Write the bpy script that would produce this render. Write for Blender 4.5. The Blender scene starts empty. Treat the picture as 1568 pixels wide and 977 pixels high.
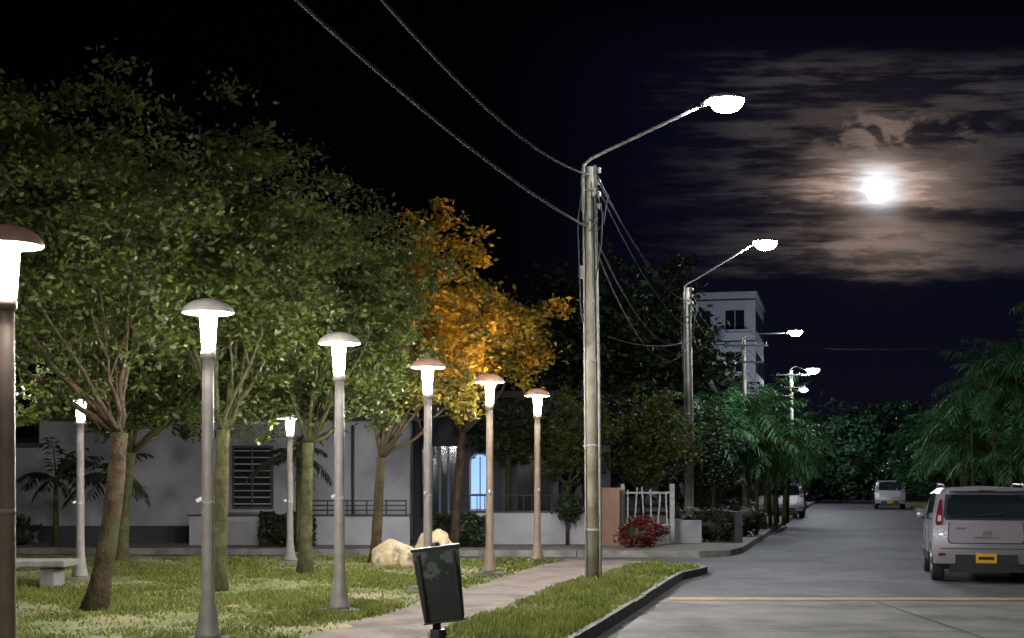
import bpy, math, random, bmesh
import numpy as np
from mathutils import Vector, Euler, noise
rng = np.random.default_rng(7)
random.seed(7)
scene = bpy.context.scene
COL = scene.collection

# ------------------------------------------------------------------ materials
def nmat(name):
    m = bpy.data.materials.new(name); m.use_nodes = True
    nt = m.node_tree
    return m, nt, nt.nodes['Principled BSDF'], nt.nodes['Material Output']

def mat(name, c1, c2=None, scale=4.0, rough=0.8, metal=0.0, bump=0.0, bscale=30.0, detail=6, c3=None, scale3=0.7, coat=0.0, spec=0.5, w3=(.48,.62)):
    m, nt, b, o = nmat(name)
    N = nt.nodes; L = nt.links
    b.inputs['Roughness'].default_value = rough
    b.inputs['Metallic'].default_value = metal
    b.inputs['Coat Weight'].default_value = coat
    b.inputs['Specular IOR Level'].default_value = spec
    if c2 is None: c2 = tuple(x*0.8 for x in c1)
    tc = N.new('ShaderNodeTexCoord')
    no = N.new('ShaderNodeTexNoise'); no.inputs['Scale'].default_value = scale; no.inputs['Detail'].default_value = detail
    L.new(tc.outputs['Object'], no.inputs['Vector'])
    r = N.new('ShaderNodeValToRGB'); r.color_ramp.elements[0].position = .35; r.color_ramp.elements[1].position = .65
    r.color_ramp.elements[0].color = (*c1, 1); r.color_ramp.elements[1].color = (*c2, 1)
    L.new(no.outputs['Fac'], r.inputs['Fac'])
    out = r.outputs['Color']
    if c3 is not None:
        n3 = N.new('ShaderNodeTexNoise'); n3.inputs['Scale'].default_value = scale3; n3.inputs['Detail'].default_value = 7
        n3.inputs['Roughness'].default_value = .62
        L.new(tc.outputs['Object'], n3.inputs['Vector'])
        r3 = N.new('ShaderNodeValToRGB'); r3.color_ramp.elements[0].position = w3[0]; r3.color_ramp.elements[1].position = w3[1]
        L.new(n3.outputs['Fac'], r3.inputs['Fac'])
        mx = N.new('ShaderNodeMixRGB'); mx.inputs['Color2'].default_value = (*c3, 1)
        L.new(r3.outputs['Color'], mx.inputs['Fac']); L.new(out, mx.inputs['Color1'])
        out = mx.outputs['Color']
    L.new(out, b.inputs['Base Color'])
    if bump > 0:
        nb = N.new('ShaderNodeTexNoise'); nb.inputs['Scale'].default_value = bscale; nb.inputs['Detail'].default_value = 5
        L.new(tc.outputs['Object'], nb.inputs['Vector'])
        bp = N.new('ShaderNodeBump'); bp.inputs['Strength'].default_value = bump; bp.inputs['Distance'].default_value = .03
        L.new(nb.outputs['Fac'], bp.inputs['Height']); L.new(bp.outputs['Normal'], b.inputs['Normal'])
    return m

def emis(name, col, s):
    m, nt, b, o = nmat(name)
    b.inputs['Base Color'].default_value = (*[min(.8, c) for c in col], 1)
    b.inputs['Emission Color'].default_value = (*col, 1)
    b.inputs['Emission Strength'].default_value = s
    return m

def leafmat(name, c1, c2, trans=0.35):
    m, nt, b, o = nmat(name)
    N = nt.nodes; L = nt.links
    g = N.new('ShaderNodeNewGeometry')
    tc = N.new('ShaderNodeTexCoord')
    no = N.new('ShaderNodeTexNoise'); no.inputs['Scale'].default_value = 1.6
    L.new(tc.outputs['Object'], no.inputs['Vector'])
    ad = N.new('ShaderNodeMath'); ad.operation = 'MULTIPLY_ADD'; ad.inputs[1].default_value = .5
    L.new(g.outputs['Random Per Island'], ad.inputs[0])
    mu = N.new('ShaderNodeMath'); mu.operation = 'MULTIPLY'; mu.inputs[1].default_value = .5
    L.new(no.outputs['Fac'], mu.inputs[0]); L.new(mu.outputs[0], ad.inputs[2])
    r = N.new('ShaderNodeValToRGB')
    r.color_ramp.elements[0].position = .25; r.color_ramp.elements[1].position = .78
    r.color_ramp.elements[0].color = (*c1, 1); r.color_ramp.elements[1].color = (*c2, 1)
    L.new(ad.outputs[0], r.inputs['Fac'])
    L.new(r.outputs['Color'], b.inputs['Base Color']); b.inputs['Roughness'].default_value = .55
    b.inputs['Specular IOR Level'].default_value = .25
    if trans > 0:
        t = N.new('ShaderNodeBsdfTranslucent'); L.new(r.outputs['Color'], t.inputs['Color'])
        mx = N.new('ShaderNodeMixShader'); mx.inputs[0].default_value = trans
        L.new(b.outputs[0], mx.inputs[1]); L.new(t.outputs[0], mx.inputs[2]); L.new(mx.outputs[0], o.inputs['Surface'])
    return m

M = {}
M['asphalt'] = mat('asphalt', (.052,.052,.062), (.090,.090,.102), 2.2, .72, bump=.35, bscale=60, c3=(.035,.035,.042), scale3=.35)
M['concrete_road'] = mat('concrete_road', (.13,.125,.115), (.19,.18,.165), 1.6, .8, bump=.3, bscale=50, c3=(.075,.07,.062), scale3=.5)
M['joint'] = mat('tar_joint', (.03,.03,.03), None, 5)
M['gutter'] = mat('gutter_dark', (.03,.027,.022), (.075,.068,.055), 3, .9, bump=.5, bscale=20)
M['yellow'] = mat('yellow_line', (.40,.24,.05), (.28,.18,.07), 9, .7, c3=(.13,.12,.09), scale3=4, w3=(.5,.68))
M['soil'] = mat('soil', (.05,.045,.035), (.08,.07,.05), 1, .95)
M['grass_g'] = mat('grass_ground', (.06,.085,.018), (.13,.15,.04), 3.0, .95, bump=.8, bscale=25, c3=(.24,.19,.11), scale3=.6, w3=(.46,.6))
M['path'] = mat('path_paving', (.105,.076,.06), (.16,.122,.10), 2.5, .9, bump=.6, bscale=18, c3=(.065,.047,.036), scale3=1.2)
M['kerb'] = mat('kerb_concrete', (.10,.095,.085), (.20,.19,.17), 3, .85, bump=.4, bscale=30)
M['kerbdark'] = mat('kerb_stained', (.014,.012,.010), (.04,.032,.025), 5, .9, bump=.5, bscale=20)
M['sidewalk'] = mat('sidewalk', (.12,.115,.105), (.19,.18,.165), 2, .85, bump=.3)
M['post'] = mat('post_paint', (.15,.135,.12), (.21,.19,.17), 6, .55, bump=.1, bscale=20)
M['postbrown'] = mat('post_brown', (.19,.135,.095), (.25,.185,.135), 6, .55)
M['cap'] = mat('lamp_cap', (.42,.22,.15), (.5,.29,.21), 8, .5)
M['capg'] = mat('lamp_cap_grey', (.4,.35,.32), (.5,.45,.42), 8, .5)
M['steel'] = mat('galvanised_steel', (.28,.28,.26), (.2,.2,.19), 8, .7, metal=.0, spec=.3)
M['dullsteel'] = mat('dull_steel', (.13,.13,.13), (.1,.1,.1), 8, .7)
M['pole'] = mat('pole_concrete', (.16,.15,.11), (.30,.28,.21), 4, .8, bump=.3, bscale=30, c3=(.11,.10,.07), scale3=2)
M['wire'] = mat('cable', (.075,.075,.082), None, 4, 1.0, spec=0.0)
M['black'] = mat('black_plastic', (.012,.012,.013), (.02,.02,.02), 6, .5)
M['bin'] = mat('bin_metal', (.006,.009,.008), (.014,.019,.017), 5, .55, bump=.2, c3=(.06,.075,.068), scale3=6, w3=(.57,.6))
M['lampglow'] = emis('lamp_diffuser', (1.0,.965,.91), 1250)
M['lampglow2'] = emis('lamp_diffuser_dim', (1.0,.97,.95), 400)
M['ledglow'] = emis('led_lens', (.93,.95,1.0), 700)
M['ledfar'] = emis('led_lens_far', (.9,.95,1.0), 900)
M['bark'] = mat('bark', (.024,.016,.010), (.065,.046,.027), 7, .95, bump=1, bscale=22, c3=(.04,.042,.018), scale3=2.5, spec=.1)
M['bark2'] = mat('bark_mossy', (.034,.034,.016), (.078,.076,.034), 7, .95, bump=1, bscale=22, spec=.1)
M['leaf'] = leafmat('leaves_green', (.016,.028,.005), (.082,.10,.018))
M['leafd'] = leafmat('leaves_dark', (.008,.014,.005), (.024,.036,.013), 0)
M['leaflamplit'] = leafmat('leaves_orange_lamplight', (.17,.07,.004), (.66,.33,.022))  # orange lamplight put into the leaf colour
M['leafyg'] = leafmat('leaves_yellow_green', (.06,.055,.008), (.25,.18,.022))
M['palm'] = leafmat('palm_fronds', (.014,.06,.02), (.06,.16,.055), .25)
M['belt'] = leafmat('tree_belt', (.012,.045,.02), (.055,.125,.06), 0)
M['redleaf'] = leafmat('red_leaves', (.06,.008,.008), (.14,.022,.018), 0)
M['grass'] = leafmat('grass_blades', (.05,.08,.012), (.21,.22,.05), .3)
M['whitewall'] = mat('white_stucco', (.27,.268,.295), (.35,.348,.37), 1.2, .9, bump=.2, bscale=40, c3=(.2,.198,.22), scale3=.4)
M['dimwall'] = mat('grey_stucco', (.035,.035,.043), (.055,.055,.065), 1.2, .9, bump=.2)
M['pink'] = mat('pink_stucco', (.22,.13,.09), (.28,.17,.12), 2, .9)
M['roof'] = mat('roof_tiles', (.015,.011,.010), (.022,.016,.014), 3, .8)
M['glass'] = mat('dark_glass', (.01,.014,.018), (.015,.02,.025), 2, .08, spec=.8)
M['blueglass'] = emis('lit_blue_window', (.26,.47,.9), 1.0)
M['bluedim'] = emis('dim_blue_curtain', (.03,.08,.15), .15)
M['iron'] = mat('window_iron', (.03,.03,.035), None, 5, .5)
M['whitepaint'] = mat('white_paint', (.25,.25,.24), (.33,.33,.32), 5, .6)
M['capunder'] = mat('cap_underside', (.75,.75,.74), (.8,.8,.79), 5, .5)
M['rock'] = mat('pale_rock', (.34,.26,.13), (.54,.46,.33), 3, .9, bump=.8, bscale=7, c3=(.14,.10,.06), scale3=2.6)
M['bench'] = mat('bench_stone', (.13,.12,.11), (.2,.19,.18), 5, .8, bump=.3)
M['silver'] = mat('car_paint_silver', (.33,.325,.36), (.345,.34,.375), 2, .3, metal=.6, coat=.5)
M['silver_refl'] = mat('tailgate_pink_reflection', (.33,.29,.33), (.35,.31,.35), 2, .3, metal=.55, coat=.5)  # silver with a pinkish reflection painted into the tailgate colour
M['rubber'] = mat('tyre', (.015,.015,.015), None, 6, .85)
M['rim'] = mat('alloy_rim', (.4,.4,.42), None, 6, .3, metal=.8)
M['red'] = mat('tail_lamp', (.16,.018,.025), (.12,.012,.018), 10, .15, coat=1)
M['clear'] = mat('reverse_lamp', (.5,.42,.42), None, 10, .15, coat=1)
M['plate'] = mat('number_plate', (.60,.32,.02), (.55,.29,.02), 10, .5)
M['seam'] = mat('panel_gap', (.01,.01,.01), None, 4)
M['apt'] = mat('apartment_paint', (.40,.44,.55), (.48,.52,.62), .6, .9)
M['moon'] = emis('moon_surface', (1,.98,.95), 4.0)

# ------------------------------------------------------------------ mesh builder
class MB:
    def __init__(s): s.v=[]; s.f=[]; s.m=[]; s.s=[]; s.mats=[]
    def mi(s, k):
        if k not in s.mats: s.mats.append(k)
        return s.mats.index(k)
    def add(s, vs, fs, k, smooth=False):
        o=len(s.v); i=s.mi(k)
        s.v += [tuple(map(float,p)) for p in vs]
        for f in fs: s.f.append(tuple(o+a for a in f)); s.m.append(i); s.s.append(smooth)
    def box(s, c, d, k, rz=0.0, rx=0.0, ry=0.0):
        vs=[]
        for z in (-.5,.5):
            for x,y in ((-.5,-.5),(.5,-.5),(.5,.5),(-.5,.5)):
                p=Vector((x*d[0],y*d[1],z*d[2]))
                if rx or ry or rz: p.rotate(Euler((rx,ry,rz)))
                vs.append((p.x+c[0],p.y+c[1],p.z+c[2]))
        s.add(vs,[(3,2,1,0),(4,5,6,7),(0,1,5,4),(1,2,6,5),(2,3,7,6),(3,0,4,7)],k)
    def lathe(s, prof, k, seg=20, c=(0,0,0), sx=1, sy=1, smooth=True, capb=True, capt=True):
        vs=[]; n=len(prof)
        for r,z in prof:
            for j in range(seg):
                a=2*math.pi*j/seg
                vs.append((c[0]+r*math.cos(a)*sx,c[1]+r*math.sin(a)*sy,c[2]+z))
        fs=[]
        for i in range(n-1):
            for j in range(seg):
                j2=(j+1)%seg
                fs.append((i*seg+j,i*seg+j2,(i+1)*seg+j2,(i+1)*seg+j))
        s.add(vs,fs,k,smooth)
        o=len(s.v)-len(vs)
        if capb: s.f.append(tuple(o+j for j in reversed(range(seg)))); s.m.append(s.mi(k)); s.s.append(False)
        if capt: s.f.append(tuple(o+(n-1)*seg+j for j in range(seg))); s.m.append(s.mi(k)); s.s.append(False)
    def tube(s, pts, rad, k, seg=8, smooth=True):
        P=[Vector(p) for p in pts]; n=len(P)
        if not hasattr(rad,'__len__'): rad=[rad]*n
        vs=[]
        d0=(P[-1]-P[0]).normalized()
        ref=Vector((0,0,1)) if abs(d0.z)<.75 else Vector((1,.2,0)).normalized()
        a=None
        for i in range(n):
            t=(P[min(i+1,n-1)]-P[max(i-1,0)]).normalized()
            if a is None:
                a=t.cross(ref).normalized()
            else:                       # parallel transport: no twisting along the tube
                a=(a-t*a.dot(t)).normalized()
            b=t.cross(a)
            for j in range(seg):
                an=2*math.pi*j/seg
                vs.append(P[i]+(a*math.cos(an)+b*math.sin(an))*rad[i])
        fs=[]
        for i in range(n-1):
            for j in range(seg):
                j2=(j+1)%seg
                fs.append((i*seg+j,i*seg+j2,(i+1)*seg+j2,(i+1)*seg+j))
        fs.append(tuple(reversed(range(seg)))); fs.append(tuple((n-1)*seg+j for j in range(seg)))
        s.add(vs,fs,k,smooth)
    def ell(s, c, r, k, seg=16, rings=10):
        prof=[]
        for i in range(rings+1):
            a=math.pi*i/rings; prof.append((max(.002,math.sin(a))*r[0], -math.cos(a)*r[2]))
        s.lathe(prof, k, seg, c, 1, r[1]/r[0])
    def poly(s, pts, k): s.add(pts,[tuple(range(len(pts)))],k)
    def build(s, name, loc=(0,0,0), rz=0, parent=None, bevel=0):
        me=bpy.data.meshes.new(name); me.from_pydata(s.v,[],s.f)
        for k in s.mats: me.materials.append(M[k])
        me.polygons.foreach_set('material_index', s.m); me.polygons.foreach_set('use_smooth', s.s)
        me.update()
        ob=bpy.data.objects.new(name,me); ob.location=loc; ob.rotation_euler=(0,0,rz); COL.objects.link(ob)
        if parent: ob.parent=parent
        if bevel:
            b=ob.modifiers.new('bevel','BEVEL'); b.width=bevel; b.segments=2; b.limit_method='ANGLE'
        return ob

def np_mesh(name, V, nper, keys, mi=None, loc=(0,0,0), parent=None):
    n=len(V)//nper
    me=bpy.data.meshes.new(name)
    me.vertices.add(len(V)); me.vertices.foreach_set('co', V.astype(np.float32).ravel())
    me.loops.add(n*nper); me.loops.foreach_set('vertex_index', np.arange(n*nper,dtype=np.int32))
    me.polygons.add(n); me.polygons.foreach_set('loop_start', np.arange(0,n*nper,nper,dtype=np.int32))
    try: me.polygons.foreach_set('loop_total', np.full(n,nper,dtype=np.int32))
    except Exception: pass
    for k in keys: me.materials.append(M[k])
    if mi is not None: me.polygons.foreach_set('material_index', mi.astype(np.int32))
    me.update(calc_edges=True); me.validate()
    ob=bpy.data.objects.new(name,me); ob.location=loc; COL.objects.link(ob)
    if parent: ob.parent=parent
    return ob

def leafquads(C, L, W, droop=0.0):
    n=len(C)
    a=rng.normal(size=(n,3)); a[:,2]=a[:,2]*.6-droop; a/=np.linalg.norm(a,axis=1)[:,None]
    r=rng.normal(size=(n,3)); b=np.cross(a,r); b/=np.linalg.norm(b,axis=1)[:,None]
    s=rng.uniform(.6,1.3,(n,1))
    a=a*L*.5*s; b=b*W*.5*s
    return np.stack([C-a,C+b,C+a,C-b],axis=1).reshape(-1,3)

def crown(center, radii, nclump, per, sigma, flat=.55, shell=.5):
    d=rng.normal(size=(nclump,3)); d/=np.linalg.norm(d,axis=1)[:,None]
    ph=rng.uniform(0,6.28,6)
    lump=1+.17*np.sin(4*d[:,0]+ph[0])*np.sin(5*d[:,2]+ph[1])+.15*np.sin(7*d[:,1]+ph[2]+3*d[:,0])+.1*np.sin(9*d[:,2]+ph[3]+4*d[:,0])
    r=rng.uniform(0,1,nclump)**shell*lump
    c=np.array(center)+d*r[:,None]*np.array(radii)
    sg=sigma*rng.uniform(.45,1.3,(nclump,1))
    P=c[:,None,:]+rng.normal(size=(nclump,per,3))*sg[:,:,None]*np.array([1,1,flat])
    return c, P.reshape(-1,3)

def bez(a,b,c,n=6):
    out=[]
    for i in range(n):
        t=i/(n-1); out.append(tuple((1-t)**2*a[k]+2*t*(1-t)*b[k]+t*t*c[k] for k in range(3)))
    return out

def tree(name, base, fork, cc, cr, nclump, per, sigma=.2, tr=.13, keys=('leaf',), bark='bark', L=.11, W=.055, limbs=7, split=None, lean=(0,0), zmin=None, shell=.5):
    mb=MB(); bx,by,bz=base
    f=(fork[0]-bx,fork[1]-by,fork[2]-bz)
    mid=(f[0]*.35+lean[0],f[1]*.5+lean[1],f[2]*.5)
    pts=bez((0,0,-.05),mid,f,9)
    mb.tube(pts,[tr*1.6,tr*1.2]+[tr*(1.04-.03*i+.05*math.sin(i*2.3)) for i in range(7)],bark,12)
    cl,P=crown((cc[0]-bx,cc[1]-by,cc[2]-bz),cr,nclump,per,sigma,shell=shell)
    if zmin:
        zz=zmin+.25*np.sin(P[:,0]*2.1+P[:,1]*1.7)
        P=P[P[:,2]>zz]; cl=cl[cl[:,2]>zmin] if (cl[:,2]>zmin).any() else cl
    for i in range(limbs):
        an=2*math.pi*(i+.3*random.random())/limbs
        rr=random.uniform(.5,.8); z_=random.uniform(-.5,.35)
        e=(cc[0]-bx+math.cos(an)*cr[0]*rr, cc[1]-by+math.sin(an)*cr[1]*rr, cc[2]-bz+cr[2]*z_)
        m=(f[0]+(e[0]-f[0])*.45+random.uniform(-.2,.2), f[1]+(e[1]-f[1])*.45, f[2]+(e[2]-f[2])*.28)
        lp=bez(f,m,e,8)
        lp=[lp[0]]+[tuple(q+random.uniform(-.04,.04) for q in p) for p in lp[1:]]
        r0=tr*random.uniform(.35,.6)
        mb.tube(lp,[r0*(1-.115*j) for j in range(8)],bark,7)
        for q in range(3):
            k=random.randint(2,5); s0=lp[k]
            t=cl[random.randrange(len(cl))]
            d=Vector((t[0]-s0[0],t[1]-s0[1],t[2]-s0[2]))
            if d.length>1.6: d=d*(1.6/d.length)
            e2=Vector(s0)+d
            mb.tube(bez(s0,(s0[0]+d.x*.4,s0[1]+d.y*.4,s0[2]+d.z*.65),tuple(e2),5),[r0*.4*(1-.18*j) for j in range(5)],bark,5)
    ob=mb.build(name,base)
    V=leafquads(P,L,W,.2)
    mi=None
    if split: mi=np.array(split(P+np.array(base)),dtype=np.int32)
    np_mesh('foliage',V,4,keys,mi,parent=ob)
    return ob

# ------------------------------------------------------------------ ground, roads
RZ=-.13
mb=MB(); mb.poly([(-900,-300,RZ-.012),(1200,-300,RZ-.012),(1200,1500,RZ-.012),(-900,1500,RZ-.012)],'soil'); mb.build('ground')
mb=MB(); mb.poly([(-8,-20,RZ),(14,-20,RZ),(14,21.6,RZ),(-8,21.6,RZ)],'concrete_road'); mb.build('concrete_road')
mb=MB(); mb.poly([(-60,21.6,RZ-.004),(60,21.6,RZ-.004),(60,260,RZ-.004),(-60,260,RZ-.004)],'asphalt'); mb.build('road')
mb=MB()
mb.poly([(2.3,21.25,RZ+.008),(10,21.15,RZ+.008),(10,21.60,RZ+.008),(2.4,21.75,RZ+.008)],'yellow')
mb.build('road_marking')
mb=MB()
for y in (20.2,16.8,13.2):
    mb.poly([(0,y,RZ+.008),(10,y,RZ+.008),(10,y+.03,RZ+.008),(0,y+.03,RZ+.008)],'joint')
mb.poly([(5.25,12,RZ+.012),(5.28,12,RZ+.012),(5.32,21.1,RZ+.012),(5.29,21.1,RZ+.012)],'joint')
mb.poly([(2.3,21.80,RZ+.008),(10,21.66,RZ+.008),(10,21.72,RZ+.008),(2.3,21.86,RZ+.008)],'joint')
mb.build('road_joints')

near=[(-5.9,-14),(-2.72,0),(.68,15.1),(1.9,20.5),(3.0,25.5),(3.42,26.5),(3.7,27.3),(3.62,28.1),(3.1,28.8),(1.6,29.6),(0,30.0),(-5,30.8),(-40,34)]
far=[(-40,37),(-5,34.2),(1.5,33.3),(4.3,33.0),(5.1,33.6),(5.6,35),(8.2,46),(11.6,60.5),(21.5,103),(33,150)]
# dark gutter strip beside the near kerb
mb=MB(); Q=[]
for i in range(1,8):
    a=Vector(near[i]); b=Vector(near[i+1]); k=max(1,int((b-a).length/.35))
    for j in range(k): Q.append(a+(b-a)*j/k)
vs=[]
for i,q in enumerate(Q):
    d=(Q[min(i+1,len(Q)-1)]-Q[max(i-1,0)]).normalized(); nn=Vector((d.y,-d.x)); wd=.17+.05*math.sin(i*.7)+random.uniform(-.03,.03)
    vs+=[(q.x,q.y,RZ+.004),(q.x+nn.x*wd,q.y+nn.y*wd,RZ+.004)]
mb.add(vs,[(2*i,2*i+1,2*i+3,2*i+2) for i in range(len(Q)-1)],'gutter'); mb.build('gutter')
def slab(name,pts,extra,matk):
    mb=MB(); P=pts+extra
    mb.poly([(x,y,0) for x,y in P],matk); ob=mb.build(name)
    bm=bmesh.new(); bm.from_mesh(ob.data); bmesh.ops.triangulate(bm,faces=bm.faces[:])
    bm.normal_update()
    for f in bm.faces:
        if f.normal.z<0: f.normal_flip()
    bm.to_mesh(ob.data); bm.free(); return ob
slab('park_lawn',near,[(-40,-14)],'grass_g')
slab('far_sidewalk',far,[(33,200),(-40,200)],'sidewalk')
right=[(4.4,0),(9.75,24),(14.8,46),(18.2,60.5),(28,103),(40,150)]
slab('verge',right,[(120,150),(120,0)],'grass_g')
def kerb(name,pts,face,side=1,w=.16,jit=0):
    mb=MB(); n=len(pts); Q=[]
    for i in range(n-1):
        a=Vector(pts[i]);b=Vector(pts[i+1]);k=max(1,int((b-a).length/1.0)) if (b-a).length<60 else 40
        for j in range(k): Q.append(a+(b-a)*j/k)
    Q.append(Vector(pts[-1])); n=len(Q)
    for i in range(n-1):
        a=Q[i];b=Q[i+1];d=(b-a).normalized();nn=Vector((d.y,-d.x))*side
        gap=d*.006; a2=a+gap;b2=b-gap
        h=.012+random.uniform(-1,1)*jit
        o=nn*.03
        vs=[(a2.x+o.x,a2.y+o.y,RZ-.01),(b2.x+o.x,b2.y+o.y,RZ-.01),(b2.x+o.x*.3,b2.y+o.y*.3,h),(a2.x+o.x*.3,a2.y+o.y*.3,h),
            (a2.x-nn.x*w,a2.y-nn.y*w,h),(b2.x-nn.x*w,b2.y-nn.y*w,h),(a2.x-nn.x*w,a2.y-nn.y*w,RZ-.01),(b2.x-nn.x*w,b2.y-nn.y*w,RZ-.01)]
        mb.add(vs,[(0,1,2,3)],face)
        mb.add(vs,[(3,2,5,4),(4,5,7,6),(0,3,4,6),(1,7,5,2)],'kerb')
    return mb.build(name)
kerb('kerb',near,'kerbdark',1,w=.07,jit=.01)
kerb('kerb',far,'kerb',1)
kerb('kerb',right,'kerb',-1)

Lp=[(-5.4,0),(-2.16,15.1),(-.81,21.3),(.5,27.6),(1.1,29.6)]
Rp=[(-4.1,0),(-.75,15.8),(1.15,24.0),(2.3,27.6),(2.75,28.7)]
def samp(pl,t):
    ys=[p[1] for p in pl]; xs=[p[0] for p in pl]; y=ys[0]+(ys[-1]-ys[0])*t
    return float(np.interp(y,ys,xs)), y
mb=MB(); N_=90; vs=[]
for i in range(N_+1):
    t=i/N_; x,y=samp(Lp,t); x2,y2=samp(Rp,t)
    vs+= [(x+.09*math.sin(i*1.7)+random.uniform(-.09,.09),y,.004),(x2+.08*math.sin(i*1.1)+random.uniform(-.08,.08),y2,.004)]
mb.add(vs,[(2*i,2*i+1,2*i+3,2*i+2) for i in range(N_)],'path'); mb.build('footpath')

def pathx(y):
    return np.interp(y,[p[1] for p in Lp],[p[0] for p in Lp]), np.interp(y,[p[1] for p in Rp],[p[0] for p in Rp])
n=250000
y=10+ (30.6-10)*rng.uniform(0,1,n); x=rng.uniform(-.46,.19,n)*y
l,r=pathx(y)
kx=np.interp(y,[p[1] for p in near[:9]],[p[0] for p in near[:9]])
ok=((x<l-.02+rng.normal(0,.06,n))|(x>r+.02+rng.normal(0,.06,n)))&(x<kx-.09+rng.normal(0,.03,n))&((y<29.8)|(x<-1))
pat=np.sin(x*1.9+np.sin(y*1.3)*1.5)+np.sin(y*1.1+x*.7+2)+.7*np.sin(x*5.1+1)*np.sin(y*4.3)
pr=np.clip(.50+.38*pat,.07,1); pr=np.where(x>r,np.clip(.75+.25*pat,.3,1),pr)
ok&=rng.uniform(0,1,n)<pr
x=x[ok];y=y[ok];n=len(x);pat=pat[ok]
h=rng.uniform(.02,.065,n)*np.where(x>np.interp(y,[p[1] for p in Rp],[p[0] for p in Rp]),1.3,1)*(1+.25*np.clip(pat,-1,1.5)); an=rng.uniform(0,6.28,n); w=.008+.00035*y
dx=np.cos(an)*w; dy=np.sin(an)*w; lx=rng.normal(0,.03,n); ly=rng.normal(0,.03,n)
V=np.stack([np.stack([x-dx,y-dy,0*x],1),np.stack([x+dx,y+dy,0*x],1),np.stack([x+lx,y+ly,h],1)],1).reshape(-1,3)
np_mesh('grass',V,3,['grass'])

# ------------------------------------------------------------------ park lamps
def park_lamp(x,y,brown=False,top=3.5,glow='lampglow',face=0,cap='capg'):
    mb=MB(); p='postbrown' if brown else 'post'
    mb.box((0,0,.02),(.42,.42,.05),'kerb')
    mb.lathe([(.13,.045),(.13,.09),(.125,.1),(.105,.22),(.075,.42),(.068,.6),(.062,2.0),(.058,2.88)],p,18,(0,0,0))
    mb.lathe([(.066,1.40),(.066,1.44)],'steel',18)
    mb.box((-.085,-.03,1.45),(.06,.02,.035),'capunder',rz=.5,ry=-.5)
    mb.lathe([(.066,2.88),(.075,2.9),(.075,2.95),(.05,2.965)],p,18)
    mb.lathe([(.055,2.966),(.085,3.355)],glow,12)
    for i in range(3):
        a=i*2.094+.5
        mb.tube([(.07*math.cos(a),.07*math.sin(a),2.95),(.10*math.cos(a),.10*math.sin(a),3.37)],.004,p,5)
    mb.lathe([(.09,3.356),(.235,3.350),(.25,3.342)],'capunder',28,capb=False,capt=False)
    mb.lathe([(.25,3.342),(.262,3.345),(.265,3.362),(.25,3.392),(.205,3.435),(.14,3.47),(.06,3.492),(.01,3.496)],cap,28,capb=False)
    ob=mb.build('park_lamp',(x,y,0),face)
    ob.scale=(1,1,top/3.5)
    return ob
park_lamp(-3.66,10.4,True,cap='cap')
park_lamp(-3.09,14.6)
park_lamp(-2.15,17.9,face=.4)
park_lamp(-1.27,21.7,face=.8,cap='cap')
park_lamp(-.39,25.0,True,face=1.2,cap='cap')
park_lamp(.51,29.0,True,face=1.6,cap='cap')
park_lamp(-7.18,23.9,top=3.1,glow='lampglow2')
park_lamp(-4.42,28.6,top=3.0,glow='lampglow2')
park_lamp(-7.15,19.9,top=3.15,glow='lampglow2')

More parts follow.
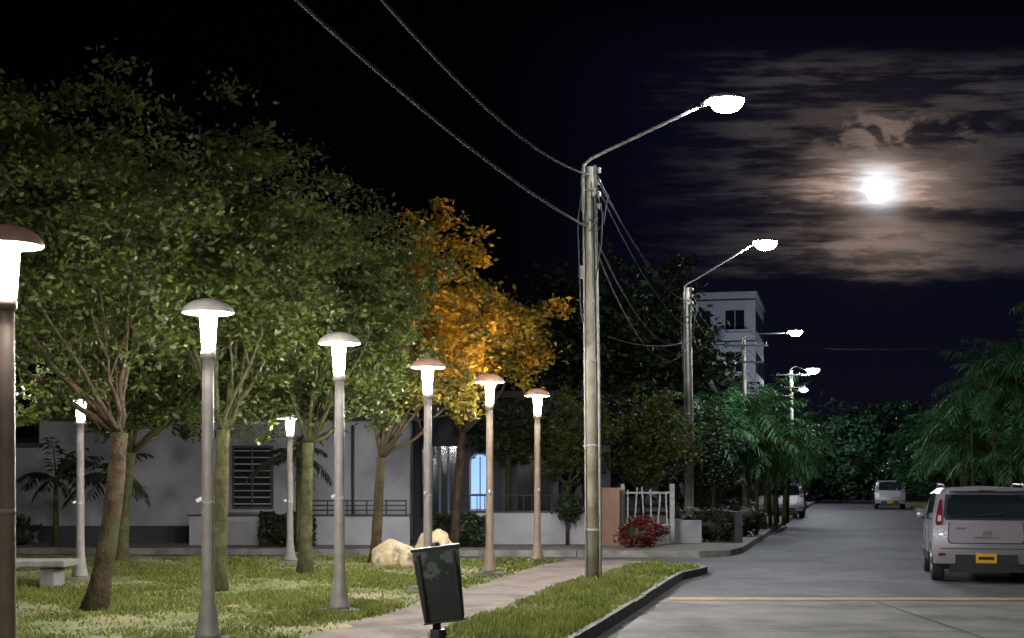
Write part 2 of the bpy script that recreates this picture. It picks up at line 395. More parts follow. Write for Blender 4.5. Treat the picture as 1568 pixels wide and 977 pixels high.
# ------------------------------------------------------------------ utility poles with luminaires
def sag(a,b,s,n=24):
    return [tuple(a[k]+(b[k]-a[k])*t - (4*s*t*(1-t) if k==2 else 0) for k in range(3)) for t in [i/(n-1) for i in range(n)]]
def lum_pole(x,y,h,head,glow,name='street_light',detail=True,cross=False,z0=0,big=1.0):
    mb=MB(); hx,hy,hz=head[0]-x,head[1]-y,head[2]
    mb.tube([(0,0,z0),(-.03,0,h*.5),(-.07,0,h)],[.135,.115,.09],'pole',14)
    tx=-.07
    if detail:
        for dx,r in ((.12,.024),(-.115,.018),(.06,.014)):
            mb.tube([(dx,-.09,z0),(dx-.03,-.085,h*.5),(dx*.85-.07,-.075,h-.5)],r,'steel',7)
        for z in (.8,2.2,3.6,4.6,h-.9,h-.4):
            if z<h: mb.lathe([(.15-.006*z,z),(.15-.006*z,z+.04)],'steel',14,(-.07*z/h,0,0))
    arm=[(tx-.1,-.12,h-.75),(tx-.11,-.12,h-.2),(tx-.09,-.12,h+.02),(tx+.02,-.1,h+.12),(tx+.25,-.08,h+.24)]
    e=(hx-.36,hy,hz-.08)
    arm+= [tuple(arm[4][k]+(e[k]-arm[4][k])*t for k in range(3)) for t in (.25,.5,.75,1)]
    mb.tube(arm,.028,'steel',8)
    mb.tube([(hx-.42,hy,hz-.10),(hx-.28,hy,hz-.03)],.045,'steel',8)
    mb.lathe([(.30*big,.0),(.30*big,.03),(.25*big,.075),(.14*big,.10),(.02,.11)],'steel',20,(hx,hy,hz),1,.65)
    mb.lathe([(.08*big,-.21*big),(.19*big,-.18*big),(.265*big,-.09*big),(.295*big,-.003)],glow,14,(hx,hy,hz),1,.65)
    if detail:
        mb.box((tx+.1,-.02,h-.35),(.05,.07,.75),'steel')
        for z in (h-.1,h-.3,h-.5,h-.7):
            mb.lathe([(.03,0),(.045,.02),(.03,.045),(.045,.07),(.03,.09)],'whitepaint',10,(tx+.16,-.03,z))
        mb.box((tx-.12,-.05,h-1.75),(.09,.12,.2),'steel')
        mb.tube([(tx-.1,-.1,h-.3),(tx-.19,-.12,h-.9),(tx-.17,-.12,h-1.6),(tx-.14,-.1,h-2.4),(tx-.1,-.1,h-2.6)],.012,'wire',6)
        mb.tube([(tx+.12,-.1,h-.4),(tx+.22,-.12,h-.8),(tx+.2,-.1,h-1.3),(tx+.1,-.1,h-1.9)],.012,'wire',6)
        mb.tube([(tx-.1,-.1,h-.9),(tx,-.18,h-1.1),(tx+.14,-.12,h-.85)],.014,'wire',6)
        mb.tube([(tx+.14,-.1,h-.2),(tx+.3,-.1,h-.5),(tx+.24,-.1,h-.95),(tx+.1,-.1,h-1.1)],.012,'wire',6)
    if cross:
        for z,w in ((h-.25,1.9),(h-.95,1.5)):
            mb.box((0,-.12,z),(w,.07,.07),'dullsteel')
            for q in (-.45,-.15,.2,.45):
                mb.lathe([(.02,0),(.035,.04),(.02,.07),(.03,.1)],'dullsteel',8,(q*w,-.12,z+.035))
    return mb.build(name,(x,y,0))
lum_pole(1.35,23.9,6.85,(3.52,23.6,7.9),'ledglow')
lum_pole(5.3,43.0,7.4,(7.55,42.8,8.75),'ledfar',big=1.2)
lum_pole(9.9,61,7.6,(12.0,60.8,7.95),'ledfar',cross=True,detail=False)
lum_pole(16.0,82,7.9,(17.1,81.6,7.95),'ledfar',cross=True,detail=False,big=1.25)
lum_pole(19.2,104,8,(21,103.5,8.2),'ledfar',cross=True,detail=False)
lum_pole(-4.3,-1,7,(-1.9,-1.1,8.1),'ledglow')
mb=MB()
mb.tube(sag((1.27,23.8,6.70),(-3.75,-1,6.95),1.12,40),.018,'wire',8)
mb.tube(sag((1.22,23.8,5.85),(-4.95,-1,6.6),.62,40),.020,'wire',8)
top=(1.42,23.85)
for z,z2,s in ((6.7,7.0,.45),(6.5,6.2,.35),(5.6,5.9,.75),(5.4,5.6,.95)):
    mb.tube(sag((top[0],top[1],z),(5.25,43,z2),s,30),.014,'wire',6)
mb.tube(sag((1.42,23.85,6.6),(3.6,34,6.3),.1,12),.012,'wire',6)
for z,z2,s in ((7.1,7.3,.5),(6.8,7.0,.7),(6.1,6.3,.9)):
    mb.tube(sag((5.3,43,z),(9.9,61,z2),s,20),.015,'wire',5)
    mb.tube(sag((9.9,61,z2),(16,82,z2+.2),s*.5,20),.015,'wire',5)
    mb.tube(sag((16,82,z2+.3),(19.2,104,z2+.4),s*.5,20),.015,'wire',5)
mb.tube(sag((5.3,43,5.8),(2.5,37.5,5.4),.2,12),.02,'wire',6)
mb.tube(sag((16,82,9.2),(40,70,9.6),.6,20),.02,'wire',5)
mb.build('overhead_cables')

# ------------------------------------------------------------------ litter bin
mb=MB()
mb.tube([(.03,0,0),(.03,0,.30)],.075,'black',10)
mb.tube([(.02,.0,.30),(.0,.1,1.08)],.04,'black',10)
def rotp(p,a=.13):
    x,y,z=p; z0=1.08; q=z-z0
    return (x*math.cos(a)-q*math.sin(a), y, z0+x*math.sin(a)+q*math.cos(a))
def frus(z1,z2,w1,w2,k,d=.22):
    vs=[]
    for z,w in ((z1,w1),(z2,w2)):
        for sx,sy in ((-1,-1),(1,-1),(1,1),(-1,1)):
            vs.append(rotp((sx*w/2,sy*d*w/.9,z)))
    mb.add(vs,[(3,2,1,0),(4,5,6,7),(0,1,5,4),(1,2,6,5),(2,3,7,6),(3,0,4,7)],k)
frus(.38,1.02,.36,.42,'bin'); frus(1.022,1.05,.44,.44,'black'); frus(.36,.378,.38,.38,'black')
for i in (-1,1):
    c=rotp((i*.16,-.112,.70)); mb.box(c,(.03,.012,.60),'black',ry=-.13)
mb.build('litter_bin',(-.70,13.0,0),bevel=.006)

# ------------------------------------------------------------------ bench and boulders
mb=MB()
mb.box((0,0,.37),(1.5,.75,.1),'bench'); mb.box((-.45,0,.16),(.22,.55,.32),'bench'); mb.box((.45,0,.16),(.22,.55,.32),'bench')
mb.build('stone_bench',(-7.55,22.2,0),bevel=.02)
def boulder(x,y,r,sd):
    bm=bmesh.new(); bmesh.ops.create_icosphere(bm,subdivisions=4,radius=1)
    for v in bm.verts:
        k=1+.2*noise.noise(v.co*1.3+Vector((sd,0,0)))+.08*noise.noise(v.co*4+Vector((sd,3,0)))
        v.co=Vector((v.co.x*r[0],v.co.y*r[1],v.co.z*r[2]))*k
        v.co.z=max(v.co.z,-r[2]*.45)
    me=bpy.data.meshes.new('boulder'); bm.to_mesh(me); bm.free(); me.materials.append(M['rock'])
    for p in me.polygons: p.use_smooth=True
    ob=bpy.data.objects.new('boulder',me); ob.location=(x,y,r[2]*.43); COL.objects.link(ob)
boulder(-2.3,27.6,(.43,.38,.34),1); boulder(-1.98,27.4,(.26,.3,.24),9); boulder(-1.55,28.4,(.40,.34,.46),5)

# ------------------------------------------------------------------ trees
tree('park_tree',(-5.3,18.2,0),(-5.0,18.3,2.25),(-5.95,18.4,4.75),(2.25,2.2,2.15),400,85,.19,.12,L=.105,W=.05,lean=(.15,0),zmin=2.6)
tree('park_tree',(-4.38,21.4,0),(-4.3,21.4,2.4),(-4.2,21.6,4.95),(1.7,1.8,2.25),340,75,.18,.11,bark='bark2',limbs=8,zmin=2.5)
tree('park_tree',(-3.6,25,0),(-3.55,25,2.3),(-3.1,25.2,4.5),(1.65,1.8,2.35),320,70,.18,.11,bark='bark2',zmin=2.5)
tree('park_tree',(-2.72,28.6,0),(-2.6,28.6,2.1),(-1.95,28.8,4.8),(1.7,1.7,2.15),300,70,.17,.10,keys=('leaf','leaflamplit','leafyg'),limbs=10,zmin=2.8,L=.13,W=.07,
     split=lambda P: np.where((P[:,0]+.6*(P[:,2]-4.7)+.3*np.sin(P[:,2]*4+P[:,1]*3)>-2.3)&(P[:,2]>3.7),np.where(np.sin(P[:,0]*5+P[:,2]*6+P[:,1]*4)>-.45,1,2),np.where(P[:,0]>-2.5,2,0)))  # right side and upper crown coloured as if lit by an orange lamp
tree('park_tree',(-7.9,29,0),(-7.7,29,2.2),(-7.2,29,4.4),(2.6,2.2,2.2),300,60,.22,.12,bark='bark2',L=.14,W=.07,zmin=2.6)
tree('park_tree',(-9.3,21,0),(-9.2,21,2.2),(-8.9,21.5,5.0),(2.5,2.4,2.5),300,60,.22,.14,L=.14,W=.07,zmin=2.7)
tree('street_tree',(-1.4,34.7,0),(-1.2,34.8,2.8),(-.5,34.6,5.05),(1.55,1.4,1.25),190,70,.19,.10,keys=('leaflamplit','leafyg'),
     split=lambda P: np.where(np.sin(P[:,0]*4+P[:,2]*3+P[:,1]*4)>.4,0,1),L=.15,W=.08,zmin=3.9)  # crown coloured with painted orange lamplight
tree('garden_tree',(3.2,58,0),(3.3,58,3),(3.3,58,7),(3.2,3,3.3),260,60,.4,.2,keys=('leafd',),L=.3,W=.16)
tree('garden_tree',(7.0,62,0),(7,62,3),(6.7,62,6.6),(2.2,3,3.7),280,60,.38,.2,keys=('leafd',),L=.3,W=.16)
tree('garden_tree',(-4,52,0),(-4,52,3),(-4,52,6),(4,3,3.2),240,60,.4,.2,keys=('leafd',),L=.3,W=.16)
tree('garden_tree',(10.5,75,0),(10.5,75,2),(11,75,4.2),(3,3,2.6),200,60,.4,.2,keys=('leafd',),L=.3,W=.16)
def bush(name,c,r,ncl,per,key,L=.09,W=.06,sg=.1,boxy=False):
    if boxy:
        P=rng.uniform(-1,1,(ncl*per,3)); k=rng.integers(0,3,len(P)); s=np.sign(P[np.arange(len(P)),k]); q=rng.uniform(0,1,len(P))<.7
        P[np.arange(len(P)),k]=np.where(q,s*rng.normal(.97,.05,len(P)),P[np.arange(len(P)),k])
        P=P*np.array(r); P+=.06*np.sin(P[:,[1,2,0]]*9)
    else:
        _,P=crown((0,0,0),r,ncl,per,sg,shell=.35)
    P[:,2]=np.maximum(P[:,2],-c[2]+.02)
    core=MB(); core.ell((0,0,0),(r[0]*.72,r[1]*.72,r[2]*.8),'leafd'); core.tube([(0,0,-c[2]),(0,0,0)],.04,'bark',6)
    ob=core.build(name,c)
    np_mesh('foliage',leafquads(P,L,W),4,[key],parent=ob); return ob
bush('clipped_hedge',(-5.6,35.8,.38),(.6,.4,.4),60,60,'leafd',boxy=True)
bush('clipped_hedge',(-1.3,35.6,.38),(.6,.4,.4),60,60,'leafd',boxy=True)
bush('red_shrub',(3.15,35.2,.36),(.56,.42,.34),70,55,'redleaf',L=.07,W=.05)
bush('shrub',(5.35,38.6,.42),(.85,.5,.42),80,55,'leafd')
bush('shrub',(6.6,42,.5),(.9,.6,.5),70,55,'leafd')
bush('shrub',(1.4,36.5,.95),(.25,.25,.3),30,50,'leafd')
bush('shrub',(-12.5,36.4,.3),(.5,.4,.35),30,50,'leafd')
for cx,cy,cz,rx,rz,k in ((1.5,38.8,2.7,1.5,1.2,'leaf'),(3.6,39.6,2.6,1.6,1.3,'leaf'),(5.4,44.5,2.4,1.7,1.8,'leafd'),(-.1,38.9,3.1,1.2,.8,'leafd'),(2.6,41,3.0,1.8,1.3,'leafd')):
    tree('garden_tree',(cx,cy,0),(cx,cy,cz-rz),(cx,cy,cz),(rx,1.0,rz),120,60,.16,.07,keys=(k,),L=.14,W=.06,limbs=5)

P=[]
for i in range(46):
    cx=rng.uniform(14,60); cy=rng.uniform(108,124); hh=rng.uniform(5.5,8.2)
    if cx<20: hh*=.8
    _,p=crown((cx,cy,hh*.55),(2.8,2.5,hh*.47),70,34,.45,shell=.35); P.append(p)
P=np.concatenate(P); P[:,2]=np.maximum(P[:,2],.1)
np_mesh('distant_trees',leafquads(P,.42,.24),4,['belt'])
P=[]
for i in range(40):
    cx=rng.uniform(-45,9); cy=rng.uniform(62,80); hh=rng.uniform(6,9)
    _,p=crown((cx,cy,hh*.55),(3,2.5,hh*.47),50,30,.5,shell=.35); P.append(p)
P=np.concatenate(P)
np_mesh('background_trees',leafquads(P,.5,.3),4,['leafd'])
tree('roadside_tree',(21.5,72,0),(21.5,72,1.8),(21.4,72,3.0),(2.6,2.5,2.2),160,60,.3,.15,keys=('palm',),L=.28,W=.13)
tree('roadside_tree',(17.5,86,0),(17,86,1.8),(15.2,86,3.2),(2.6,2.5,2.4),160,60,.3,.15,keys=('belt',),L=.28,W=.13)

def palm(x,y,h,spread,nf=18,stems=3,name='palm_tree',key='palm'):
    mb=MB(); leaf=[]
    for s in range(stems):
        a=6.28*s/stems+random.random(); ox,oy=(.25*math.cos(a),.25*math.sin(a)) if stems>1 else (0,0)
        hh=h*random.uniform(.52,.74)
        tip=(ox*2.2,oy*2.2,hh)
        mb.tube(bez((ox,oy,0),(ox*1.1,oy*1.1,hh*.5),tip,7),[.09,.075,.07,.065,.06,.055,.05],'bark2',8)
        for f in range(nf):
            az=random.random()*6.283; el=random.uniform(-.1,1.35); Ln=spread*random.uniform(.6,1.15)
            pts=[];p=np.array(tip,float);dirn=np.array([math.cos(az)*math.cos(el),math.sin(az)*math.cos(el),math.sin(el)])
            K=12; dr=random.uniform(.11,.17)
            for i in range(K):
                pts.append(tuple(p)); p=p+dirn*Ln/K; dirn=dirn+np.array([0,0,-dr]); dirn/=np.linalg.norm(dirn)
            mb.tube(pts,[.018*(1-i/K)+.004 for i in range(K)],'bark2',4)
            for i in range(2,K):
                P0=np.array(pts[i])
                t=np.array(pts[i])-np.array(pts[i-1]); t/=np.linalg.norm(t)
                sd=np.cross(t,[0,0,1]); sd/=max(1e-6,np.linalg.norm(sd))
                ll=Ln*.27*math.sin(math.pi*(i/K)*.85+.25)
                for q in (-1,1):
                    for e in (0,.5):
                        if random.random()<.12: continue
                        b=P0+t*e*Ln/K
                        d=sd*q*.8+t*.45+np.array([0,0,-.4+random.uniform(-.3,.35)]); d/=np.linalg.norm(d)
                        l2=ll*random.uniform(.6,1.2); wv=t*.030
                        leaf+= [b-wv,b+d*l2*.55-wv*.9,b+d*l2+np.array([0,0,-.25*l2]),b+d*l2*.5+wv]
    ob=mb.build(name,(x,y,0))
    np_mesh('fronds',np.array(leaf),4,[key],parent=ob)
palm(6.4,46.5,5.3,2.0); palm(8.2,48,5.2,2.2); palm(9.6,52,5.0,2.2); palm(7.0,50,5.4,2)
palm(10.4,55,4.2,1.9); palm(12.0,66.5,4.0,1.8,16)
palm(16.5,48,6.6,2.2); palm(17.6,47,8.4,2.4); palm(16.1,50,4.9,2.0); palm(18.6,54,8.8,2.6); palm(18.8,60,5.6,2.3); palm(20.6,66,5.6,2.3); palm(16.6,45.5,4.4,1.7); palm(17.6,46,9.8,2.1)
palm(-9.4,33.8,2.9,1.3,14,1,key='leafd'); palm(-4.9,33,3.0,1.3,14,1,key='leafd'); palm(-11.3,35.6,3,1.3,14,1,key='leafd')

# ------------------------------------------------------------------ white house (left)
mb=MB()
mb.box((-19,42.5,1.25),(13,9,2.5),'whitewall')
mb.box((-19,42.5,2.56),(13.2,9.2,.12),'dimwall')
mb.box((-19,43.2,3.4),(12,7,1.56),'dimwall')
for i in range(6): mb.box((-24+i*2,39.68,3.35),(1.6,.06,1.1),'glass')
mb.box((-19,43.2,4.3),(13.4,8.4,.2),'roof')
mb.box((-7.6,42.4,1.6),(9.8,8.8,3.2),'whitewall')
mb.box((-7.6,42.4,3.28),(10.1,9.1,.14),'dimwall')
mb.box((-7.6,43.4,4.5),(9,7,2.3),'roof'); mb.box((-7.6,43.4,5.72),(9.8,7.8,.12),'roof')  # upper storey walls, their night darkness put in with the roof colour; then roof
wx=-6.85
mb.box((wx,37.97,1.72),(1.08,.08,1.68),'iron')
mb.box((wx,37.92,1.72),(.94,.04,1.54),'glass')
for i in range(9): mb.box((wx,37.88,1.02+i*.175),(.96,.03,.028),'whitepaint')
mb.box((wx,37.87,.83),(1.25,.16,.07),'whitewall'); mb.box((wx,37.885,1.72),(.05,.04,1.54),'iron')
mb.box((-16.6,37.97,1.3),(1.2,.07,1.3),'iron'); mb.box((-16.6,37.93,1.3),(1.05,.04,1.15),'glass')
for x in (-10.4,-4.2): mb.tube([(x,37.95,.1),(x,37.95,3.1)],.04,'dimwall',8)
mb.box((-7.6,37.975,.22),(9.82,.05,.44),'dimwall')
mb.build('white_house')
mb=MB()
mb.box((-5.4,36.6,.36),(5.6,.18,.72),'whitewall'); mb.box((-5.4,36.6,.75),(5.7,.24,.05),'dimwall')
for i in range(3): mb.tube([(-5.2,36.6,.88+i*.12),(-2.7,36.6,.88+i*.12)],.018,'iron',6)
for i in range(6): mb.tube([(-5.2+i*.5,36.6,.77),(-5.2+i*.5,36.6,1.14)],.02,'iron',6)
mb.build('garden_wall')

mb=MB()
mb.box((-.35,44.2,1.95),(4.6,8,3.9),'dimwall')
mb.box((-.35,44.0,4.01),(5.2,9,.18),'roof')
def arch(x0,x1,z0,z1,y,k,n=10):
    r=(x1-x0)/2; cx=(x0+x1)/2; P=[(x0,y,z0),(x1,y,z0)]
    for i in range(n+1):
        a=math.pi*i/n; P.append((cx+r*math.cos(a),y,z1-r+r*math.sin(a)))
    mb.poly(P,k)
arch(-1.20,-.58,.78,2.42,40.16,'whitewall'); arch(-1.14,-.64,.84,2.36,40.14,'blueglass')
mb.box((-.89,40.12,1.55),(.03,.02,1.5),'iron'); mb.box((-.89,40.12,1.25),(.5,.02,.03),'iron')
for i in range(4): mb.box((-2.25+i*.24,40.12,1.6),(.05,.06,1.9),'bluedim')
mb.box((-2.0,40.17,1.6),(1.1,.04,2.0),'glass')
mb.box((.6,40.17,1.3),(.9,.05,2.1),'glass')
for x in (-2.62,-.2,1.2): mb.box((x,39.4,1.75),(.16,.16,3.5),'dimwall')
mb.build('arched_house')
mb=MB()
mb.box((.2,37,.4),(3.5,.2,.8),'whitewall'); mb.box((.2,37,.83),(3.6,.26,.05),'dimwall')
for i in range(18): mb.tube([(-1.5+i*.2,37,.85),(-1.5+i*.2,37,1.25)],.012,'iron',5)
mb.tube([(-1.5,37,1.25),(1.9,37,1.25)],.016,'iron',5)
mb.build('boundary_wall')
mb=MB()
mb.box((2.45,36.4,.7),(.52,.45,1.4),'pink'); mb.box((2.45,36.4,1.43),(.58,.51,.05),'pink')
mb.box((2.3,38.6,1.95),(.18,.06,.6),'blueglass'); mb.box((2.3,38.9,1.3),(.7,.5,2.6),'dimwall')
mb.build('gate_pillar')
mb=MB()
for i in range(6):
    mb.box((2.98+i*.2,37,.85+.03*math.sin(i)),(.04,.045,1.1+.1*math.sin(i*.9)),'whitepaint',ry=.08*math.sin(i*2))
mb.box((3.5,37.03,.5),(1.2,.03,.05),'whitepaint'); mb.box((3.5,37.03,1.32),(1.2,.03,.05),'whitepaint')
mb.box((4.12,37,.8),(.12,.18,1.5),'whitepaint'); mb.box((2.84,37,.8),(.1,.18,1.5),'whitepaint')
mb.build('white_gate')
mb=MB(); mb.box((4.6,37.6,.3),(.7,.18,.6),'whitewall'); mb.box((6.0,41,.4),(.2,6,.8),'dimwall'); mb.build('low_wall')

# apartment block
mb=MB(); H=13.7
mb.box((0,0,H/2),(9,10,H),'apt')
mb.box((0,0,H+.12),(9.2,10.2,.24),'apt')
for s in range(5):
    z=1.2+s*2.72
    for i in range(4):
        x=-3.4+i*2.2
        mb.box((x,-5.02,z),(1.2,.08,1.3),'glass'); mb.box((x,-5.05,z-.72),(1.4,.16,.1),'apt'); mb.box((x,-5.07,z),(.05,.04,1.3),'apt')
        y=-3.6+i*2.3
        mb.box((4.52,y,z),(.08,1.2,1.3),'glass')
    mb.box((0,-5.03,z+1.35),(9.02,.1,.08),'dimwall')
    mb.box((3.3,-5.5,z-.75),(1.9,.9,.12),'apt')
mb.build('apartment_building',(12.6,99.5,0),rz=-.23)

# ------------------------------------------------------------------ cars
def car(name,x,y,rz,W=.885,H=1.66,Lc=4.05,paint='silver'):
    root=bpy.data.objects.new(name,None); root.location=(x,y,RZ); root.rotation_euler=(0,0,rz); COL.objects.link(root)
    sW=W/.885; sH=H/1.66
    base=[(.70,.24),(.85,.34),(.885,.66),(.875,1.06),(.79,1.54),(.68,1.64)]
    rear=[.10,.0,.0,.07,.20,.31]; topz=1.675; rtop=.33
    def ring(ys,zs=None,ws=None,tz=topz,ty=None):
        P=[]
        for i,(w,z) in enumerate(base):
            zz=zs[i] if zs else z; ww=(ws[i] if ws else w)
            P.append((ww*sW, ys[i] if hasattr(ys,'__len__') else ys, zz*sH))
        c=(0, ty if ty is not None else (ys if not hasattr(ys,'__len__') else ys[-1]), tz*sH)
        return P+[c]+[(-p[0],p[1],p[2]) for p in reversed(P)]
    R=[ring(rear,ty=rtop),
       ring(.62),ring(1.5),ring(2.5,zs=[.24,.34,.66,1.04,1.52,1.62],tz=1.66),
       ring(3.18,zs=[.24,.34,.66,1.0,1.06,1.09],tz=1.12,ws=[.7,.85,.885,.87,.80,.70]),
       ring(3.8,zs=[.24,.34,.62,.88,.94,.97],tz=.99,ws=[.68,.82,.86,.83,.76,.64]),
       ring([4.0,4.05,4.05,3.98,3.95,3.92],zs=[.26,.36,.6,.78,.84,.87],tz=.89,ws=[.6,.74,.78,.76,.7,.58],ty=3.92)]
    n=13; V=[p for r in R for p in r]; F=[];MI=[]
    for k in range(len(R)-1):
        for i in range(n-1):
            F.append((k*n+i,k*n+i+1,(k+1)*n+i+1,(k+1)*n+i))
            g=0
            if i in (3,8) and k in (1,2): g=1
            if k==3 and i in (4,5,6,7): g=1
            if i in (0,11) : g=2
            MI.append(g)
        F.append((k*n+12,k*n,(k+1)*n,(k+1)*n+12)); MI.append(2)
    for k,flip in ((0,False),(len(R)-1,True)):
        for i in range(5):
            q=(k*n+i,k*n+12-i,k*n+11-i,k*n+i+1)
            F.append(q if not flip else q[::-1]); MI.append(2 if i==0 else 0)
        q=(k*n+5,k*n+7,k*n+6); F.append(q if not flip else q[::-1]); MI.append(0)
    me=bpy.data.meshes.new('body'); me.from_pydata(V,[],F)
    for k in (paint,'glass','black'): me.materials.append(M[k])
    me.polygons.foreach_set('material_index',MI)
    bm=bmesh.new(); bm.from_mesh(me); bmesh.ops.recalc_face_normals(bm,faces=bm.faces[:])
    bm.to_mesh(me); bm.free()
    for p in me.polygons: p.use_smooth=True
    body=bpy.data.objects.new('body',me); COL.objects.link(body); body.parent=root
    cm=MB()
    for wy in (.72,3.28):
        vs=[];sg=24
        for xx in (-1.2,1.2):
            for j in range(sg):
                a=2*math.pi*j/sg; vs.append((xx,wy+.37*math.cos(a),.33+.37*math.sin(a)))
        cm.add(vs,[tuple(range(sg))[::-1],tuple(range(sg,2*sg))]+[(j,(j+1)%sg,sg+(j+1)%sg,sg+j) for j in range(sg)],'black')
    co=cm.build('cut'); co.parent=root
    bo=body.modifiers.new('b','BOOLEAN'); bo.operation='DIFFERENCE'; bo.object=co; bo.solver='EXACT'
    try: bo.material_mode='TRANSFER'
    except Exception: pass
    bv=body.modifiers.new('v','BEVEL'); bv.width=.045; bv.segments=4; bv.limit_method='ANGLE'; bv.angle_limit=math.radians(14)
    bpy.context.view_layer.update()
    dg=bpy.context.evaluated_depsgraph_get(); nm=bpy.data.meshes.new_from_object(body.evaluated_get(dg))
    body.modifiers.clear(); body.data=nm
    bpy.data.objects.remove(co)
    d=MB()
    zr=[z*sH for z in (.24,.34,.66,1.06,1.54,1.64)]
    ry=lambda z: float(np.interp(z,zr,rear))
    def panel(pts,k,off,mir=False):
        P=[(px*sW,ry(pz*sH)-off,pz*sH) for px,pz in pts]; d.poly(P,k)
        if mir: d.poly([(-a,b,c) for a,b,c in reversed(P)],k)
    panel([(-.58,1.13),(.58,1.13),(.65,1.20),(.62,1.44),(.55,1.52),(-.55,1.52),(-.62,1.44),(-.65,1.20)],'glass',.012)
    panel([(-.66,1.09),(.66,1.09),(.70,1.16),(.66,1.53),(-.66,1.53),(-.70,1.16)],'seam',.006)
    panel([(.71,1.02),(.82,1.0),(.835,1.06),(.80,1.28),(.765,1.42),(.72,1.46)],'red',.016,True)
    panel([(.735,1.07),(.80,1.07),(.785,1.17),(.735,1.17)],'clear',.022,True)
    panel([(-.58,.70),(.58,.70),(.62,.76),(.60,1.02),(.56,1.055),(-.56,1.055),(-.60,1.02),(-.62,.76)],'silver_refl',.012)
    panel([(-.60,.685),(.60,.685),(.635,.75),(.612,1.045),(-.612,1.045),(-.635,.75)],'seam',.006)
    d.box((0,ry(.9)-.03,.88*sH),(.12,.02,.06),'rim'); d.box((0,ry(.8)-.02,.80*sH),(.4,.02,.02),'rim')
    d.box((-.42,ry(.94)-.015,.95*sH),(.16,.006,.03),'rim')
    d.box((0,.20,1.605*sH),(1.22*sW,.24,.035),paint); d.box((0,.08,1.595*sH),(.25,.02,.02),'red')
    d.box((.1,ry(1.2)-.03,1.19*sH),(.45,.015,.02),'black',ry=-.1)
    for s in (-1,1):
        d.tube([(s*.66*sW,.5,1.66*sH),(s*.67*sW,.6,1.70*sH),(s*.67*sW,2.2,1.70*sH),(s*.66*sW,2.35,1.66*sH)],.018,'rim',6)
        d.tube([(s*.9*sW,2.62,1.06*sH),(s*1.0*sW,2.6,1.1*sH)],.03,'black',6); d.ell((s*.97*sW,2.6,1.12*sH),(.07,.05,.07),paint,10,6)
        d.box((s*.893*sW,1.25,.92*sH),(.02,.18,.03),'rim'); d.box((s*.893*sW,2.25,.92*sH),(.02,.18,.03),'rim')
        d.box((s*.886*sW,1.98,.42*sH),(.03,1.7,.14),'black')
        d.box((s*.73*sW,-.008,.50*sH),(.12,.02,.05),'red')
        d.box((s*.886*sW,1.30,.75*sH),(.006,.012,.6),'seam'); d.box((s*.886*sW,2.35,.75*sH),(.006,.012,.6),'seam')
    d.box((0,-.012,.41*sH),(1.02*sW,.03,.18*sH),'black'); d.box((0,-.035,.44*sH),(.34,.012,.165),'plate'); d.box((0,-.042,.44*sH),(.26,.004,.05),'seam')
    d.box((0,.0,.60*sH),(1.5*sW,.012,.012),'seam')
    d.box((0,.1,.26*sH),(1.2*sW,.3,.12),'black')
    d.tube([(-.45,-.02,.24),(-.45,.2,.24)],.03,'steel',8)
    d.build('fittings',parent=root)
    wmb=MB()
    for wy in (.72,3.28):
        for s in (-1,1):
            sg=24; r=.325; x0=s*.66*sW; x1=s*.87*sW
            prof=[(x0,r*.7),(x0,r*.95),(x0+s*.02,r),(x1-s*.02,r),(x1,r*.95),(x1,r*.68)]
            vs=[(px,wy+pr*math.cos(2*math.pi*j/sg),.33+pr*math.sin(2*math.pi*j/sg)) for px,pr in prof for j in range(sg)]
            wmb.add(vs,[(i*sg+j,i*sg+(j+1)%sg,(i+1)*sg+(j+1)%sg,(i+1)*sg+j) for i in range(5) for j in range(sg)]+[tuple(range(sg))],'rubber',False)
            vs=[(x1-s*.05,wy+r*.68*math.cos(2*math.pi*j/sg),.33+r*.68*math.sin(2*math.pi*j/sg)) for j in range(sg)]
            wmb.add(vs,[tuple(range(sg))],'black')
            for q in range(5):
                a=q*1.2566
                wmb.tube([(x1-s*.025,wy+.03*math.cos(a),.33+.03*math.sin(a)),(x1-s*.02,wy+r*.68*math.cos(a),.33+r*.68*math.sin(a))],[.045,.03],'rim',6)
    wmb.build('wheels',parent=root)
    return root
TH=-math.radians(13.2)
car('parked_car',8.12,24.6,TH)
car('parked_car',12.75,67.0,TH,W=.82,H=1.62)
car('parked_car',22.9,87,TH,W=.9,H=1.75)

# ------------------------------------------------------------------ moon and sky
mv=Vector((561,2200,447)).normalized()
mo=MB(); mo.ell((0,0,0),(8.2,8.2,8.2),'moon',32,24); mo.build('moon',tuple(mv*1000))
sun=bpy.data.lights.new('moonlight','SUN'); sun.energy=.03; sun.angle=math.radians(.5); sun.color=(.85,.9,1)
so=bpy.data.objects.new('moonlight',sun); COL.objects.link(so); so.rotation_euler=(-mv).to_track_quat('-Z','Y').to_euler()

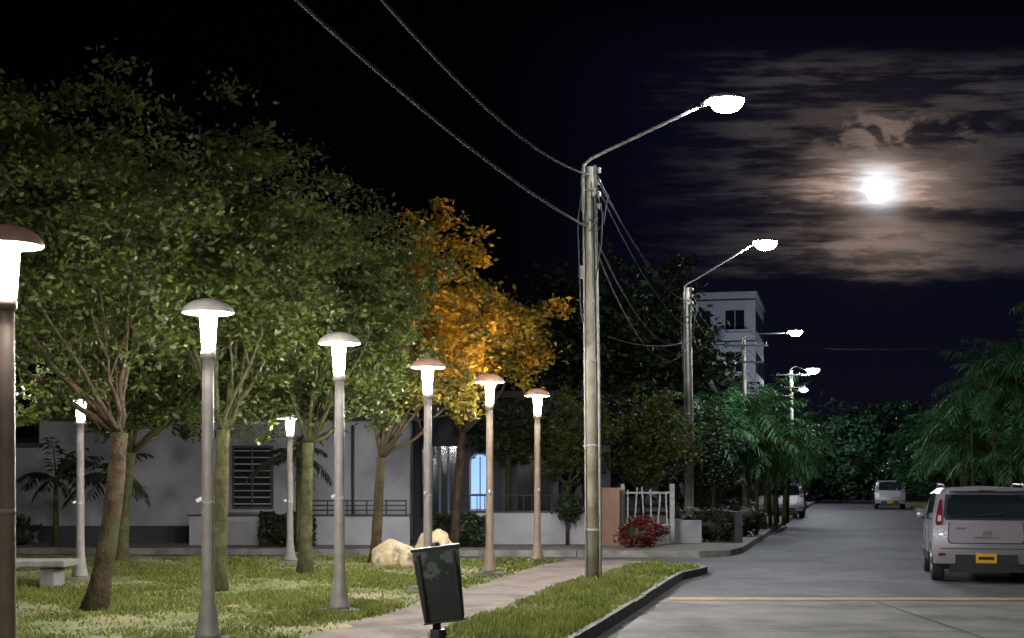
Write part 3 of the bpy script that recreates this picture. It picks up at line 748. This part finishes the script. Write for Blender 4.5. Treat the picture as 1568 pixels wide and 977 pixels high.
w=bpy.data.worlds.new('World'); scene.world=w; w.use_nodes=True
nt=w.node_tree; N=nt.nodes; L=nt.links; bg=N['Background']
def mth(op,a,b=None,c=None,clamp=False):
    n=N.new('ShaderNodeMath'); n.operation=op; n.use_clamp=clamp
    for i,v in enumerate((a,b,c)):
        if v is None: continue
        if isinstance(v,(int,float)): n.inputs[i].default_value=v
        else: L.new(v,n.inputs[i])
    return n.outputs[0]
tc=N.new('ShaderNodeTexCoord'); sp=N.new('ShaderNodeSeparateXYZ'); L.new(tc.outputs['Generated'],sp.inputs[0])
yy=mth('MAXIMUM',sp.outputs['Y'],.05)
u=mth('DIVIDE',sp.outputs['X'],yy); v=mth('DIVIDE',sp.outputs['Z'],yy)
def noi(su,sv,det,off=0,rough=.55,dist=.0):
    cb=N.new('ShaderNodeCombineXYZ'); L.new(mth('MULTIPLY',u,su),cb.inputs[0]); L.new(mth('MULTIPLY',v,sv),cb.inputs[1]); cb.inputs[2].default_value=off
    n=N.new('ShaderNodeTexNoise'); n.inputs['Scale'].default_value=1; n.inputs['Detail'].default_value=det; n.inputs['Roughness'].default_value=rough; n.inputs['Distortion'].default_value=dist
    L.new(cb.outputs[0],n.inputs['Vector']); return n.outputs['Fac']
def ss(x,a,b):
    n=N.new('ShaderNodeMapRange'); n.interpolation_type='SMOOTHSTEP'; n.inputs['From Min'].default_value=a; n.inputs['From Max'].default_value=b
    L.new(x,n.inputs['Value']); return n.outputs['Result']
def gauss(cu,cv,wu,wv,un=u,vn=v,p=2):
    a=mth('POWER',mth('ABSOLUTE',mth('DIVIDE',mth('SUBTRACT',un,cu),wu)),p); b=mth('POWER',mth('ABSOLUTE',mth('DIVIDE',mth('SUBTRACT',vn,cv),wv)),p)
    return mth('POWER',2.718,mth('MULTIPLY',mth('ADD',a,b),-1))
MU,MV=.255,.2032
n1=noi(17,120,10,3.1,.62,.25); n2=noi(45,190,8,7.7,.6,.2); n3=noi(9,40,6,1.3); n4=noi(8,62,8,9.3,.6,.25); n5=noi(34,60,8,4.4,.62,.5)
vw=mth('ADD',v,mth('MULTIPLY',mth('SUBTRACT',n3,.5),.024)); vw=mth('ADD',vw,mth('MULTIPLY',mth('SUBTRACT',n2,.5),.010))
uw=mth('ADD',u,mth('MULTIPLY',mth('SUBTRACT',n1,.5),.11))
cloud=ss(mth('ADD',mth('MULTIPLY',n1,.6),mth('MULTIPLY',n2,.4)),.44,.57)
cloud2=ss(mth('ADD',mth('MULTIPLY',n4,.6),mth('MULTIPLY',n1,.4)),.45,.57)
puff=ss(n5,.5,.62)
deck=mth('MULTIPLY',mth('MULTIPLY',ss(vw,.138,.146),mth('SUBTRACT',1,ss(vw,.278,.305))),ss(uw,.09,.20))
l1=gauss(MU+.004,.2045,.060,.0165,uw,vw,3); l2=gauss(.264,.163,.052,.0155,uw,vw,3); l3=gauss(MU,.2400,.05,.014,uw,vw)
du=mth('SUBTRACT',u,MU); dv=mth('SUBTRACT',v,MV)
r=mth('SQRT',mth('ADD',mth('POWER',mth('ABSOLUTE',du),2),mth('POWER',mth('ABSOLUTE',dv),2)))
h1=mth('POWER',2.718,mth('MULTIPLY',r,-105.0)); h3=mth('POWER',2.718,mth('MULTIPLY',r,-5.0)); hh=mth('POWER',2.718,mth('MULTIPLY',r,-17.0))
gap=mth('SUBTRACT',1,mth('MULTIPLY',gauss(.25,.1835,.085,.0042,uw,vw),.95))
c5=mth('MULTIPLY_ADD',cloud,.55,.45)
amp=mth('ADD',mth('MULTIPLY',mth('MULTIPLY',l1,.72),mth('MULTIPLY',c5,hh)),mth('MULTIPLY',mth('MULTIPLY',l2,.15),c5))
amp=mth('ADD',amp,mth('MULTIPLY',mth('MULTIPLY',l3,.15),puff))
amp=mth('ADD',amp,mth('MULTIPLY',mth('MULTIPLY',deck,mth('MULTIPLY_ADD',cloud2,.88,.12)),mth('MULTIPLY',h3,.066)))
amp=mth('ADD',mth('MULTIPLY',amp,gap),mth('MULTIPLY',h1,1.4))
mixc=N.new('ShaderNodeMixRGB'); L.new(ss(r,.045,.14),mixc.inputs[0]); mixc.inputs[1].default_value=(1,.72,.58,1); mixc.inputs[2].default_value=(.84,.76,.76,1)
mixd=N.new('ShaderNodeMixRGB'); L.new(ss(r,.008,.03),mixd.inputs[0]); mixd.inputs[1].default_value=(1,.97,1.0,1); L.new(mixc.outputs[0],mixd.inputs[2])
cl=N.new('ShaderNodeVectorMath'); cl.operation='SCALE'; L.new(mixd.outputs[0],cl.inputs[0]); L.new(amp,cl.inputs['Scale'])
def rgbmul(col,fac):
    m=N.new('ShaderNodeVectorMath'); m.operation='SCALE'; m.inputs[0].default_value=col; L.new(fac,m.inputs['Scale']); return m.outputs[0]
def vadd(a,b):
    m=N.new('ShaderNodeVectorMath'); m.operation='ADD'; L.new(a,m.inputs[0]); L.new(b,m.inputs[1]); return m.outputs[0]
navy=rgbmul((.0015,.0020,.0075),mth('MULTIPLY_ADD',mth('MULTIPLY',ss(u,-.05,.16),mth('SUBTRACT',1,ss(v,.27,.36))),1.0,.08))
sky=N.new('ShaderNodeTexSky'); sky.sky_type='NISHITA'; sky.sun_disc=False; sky.sun_elevation=math.asin(mv.z); sky.sun_rotation=math.atan2(mv.x,mv.y)
skm=N.new('ShaderNodeVectorMath'); skm.operation='SCALE'; skm.inputs['Scale'].default_value=.00003; L.new(sky.outputs[0],skm.inputs[0])
L.new(vadd(vadd(cl.outputs[0],navy),skm.outputs[0]),bg.inputs['Color']); bg.inputs['Strength'].default_value=1.0

# ------------------------------------------------------------------ camera
cam=bpy.data.cameras.new('camera'); co=bpy.data.objects.new('camera',cam); COL.objects.link(co)
co.location=(0,0,1.65); co.rotation_euler=(math.radians(90),0,0)
cam.sensor_width=36; cam.lens=36*2200/1568; cam.shift_y=246.5/1568; cam.clip_end=4000; cam.clip_start=.1
scene.camera=co
scene.view_settings.view_transform='Standard'; scene.view_settings.look='None'; scene.view_settings.exposure=0
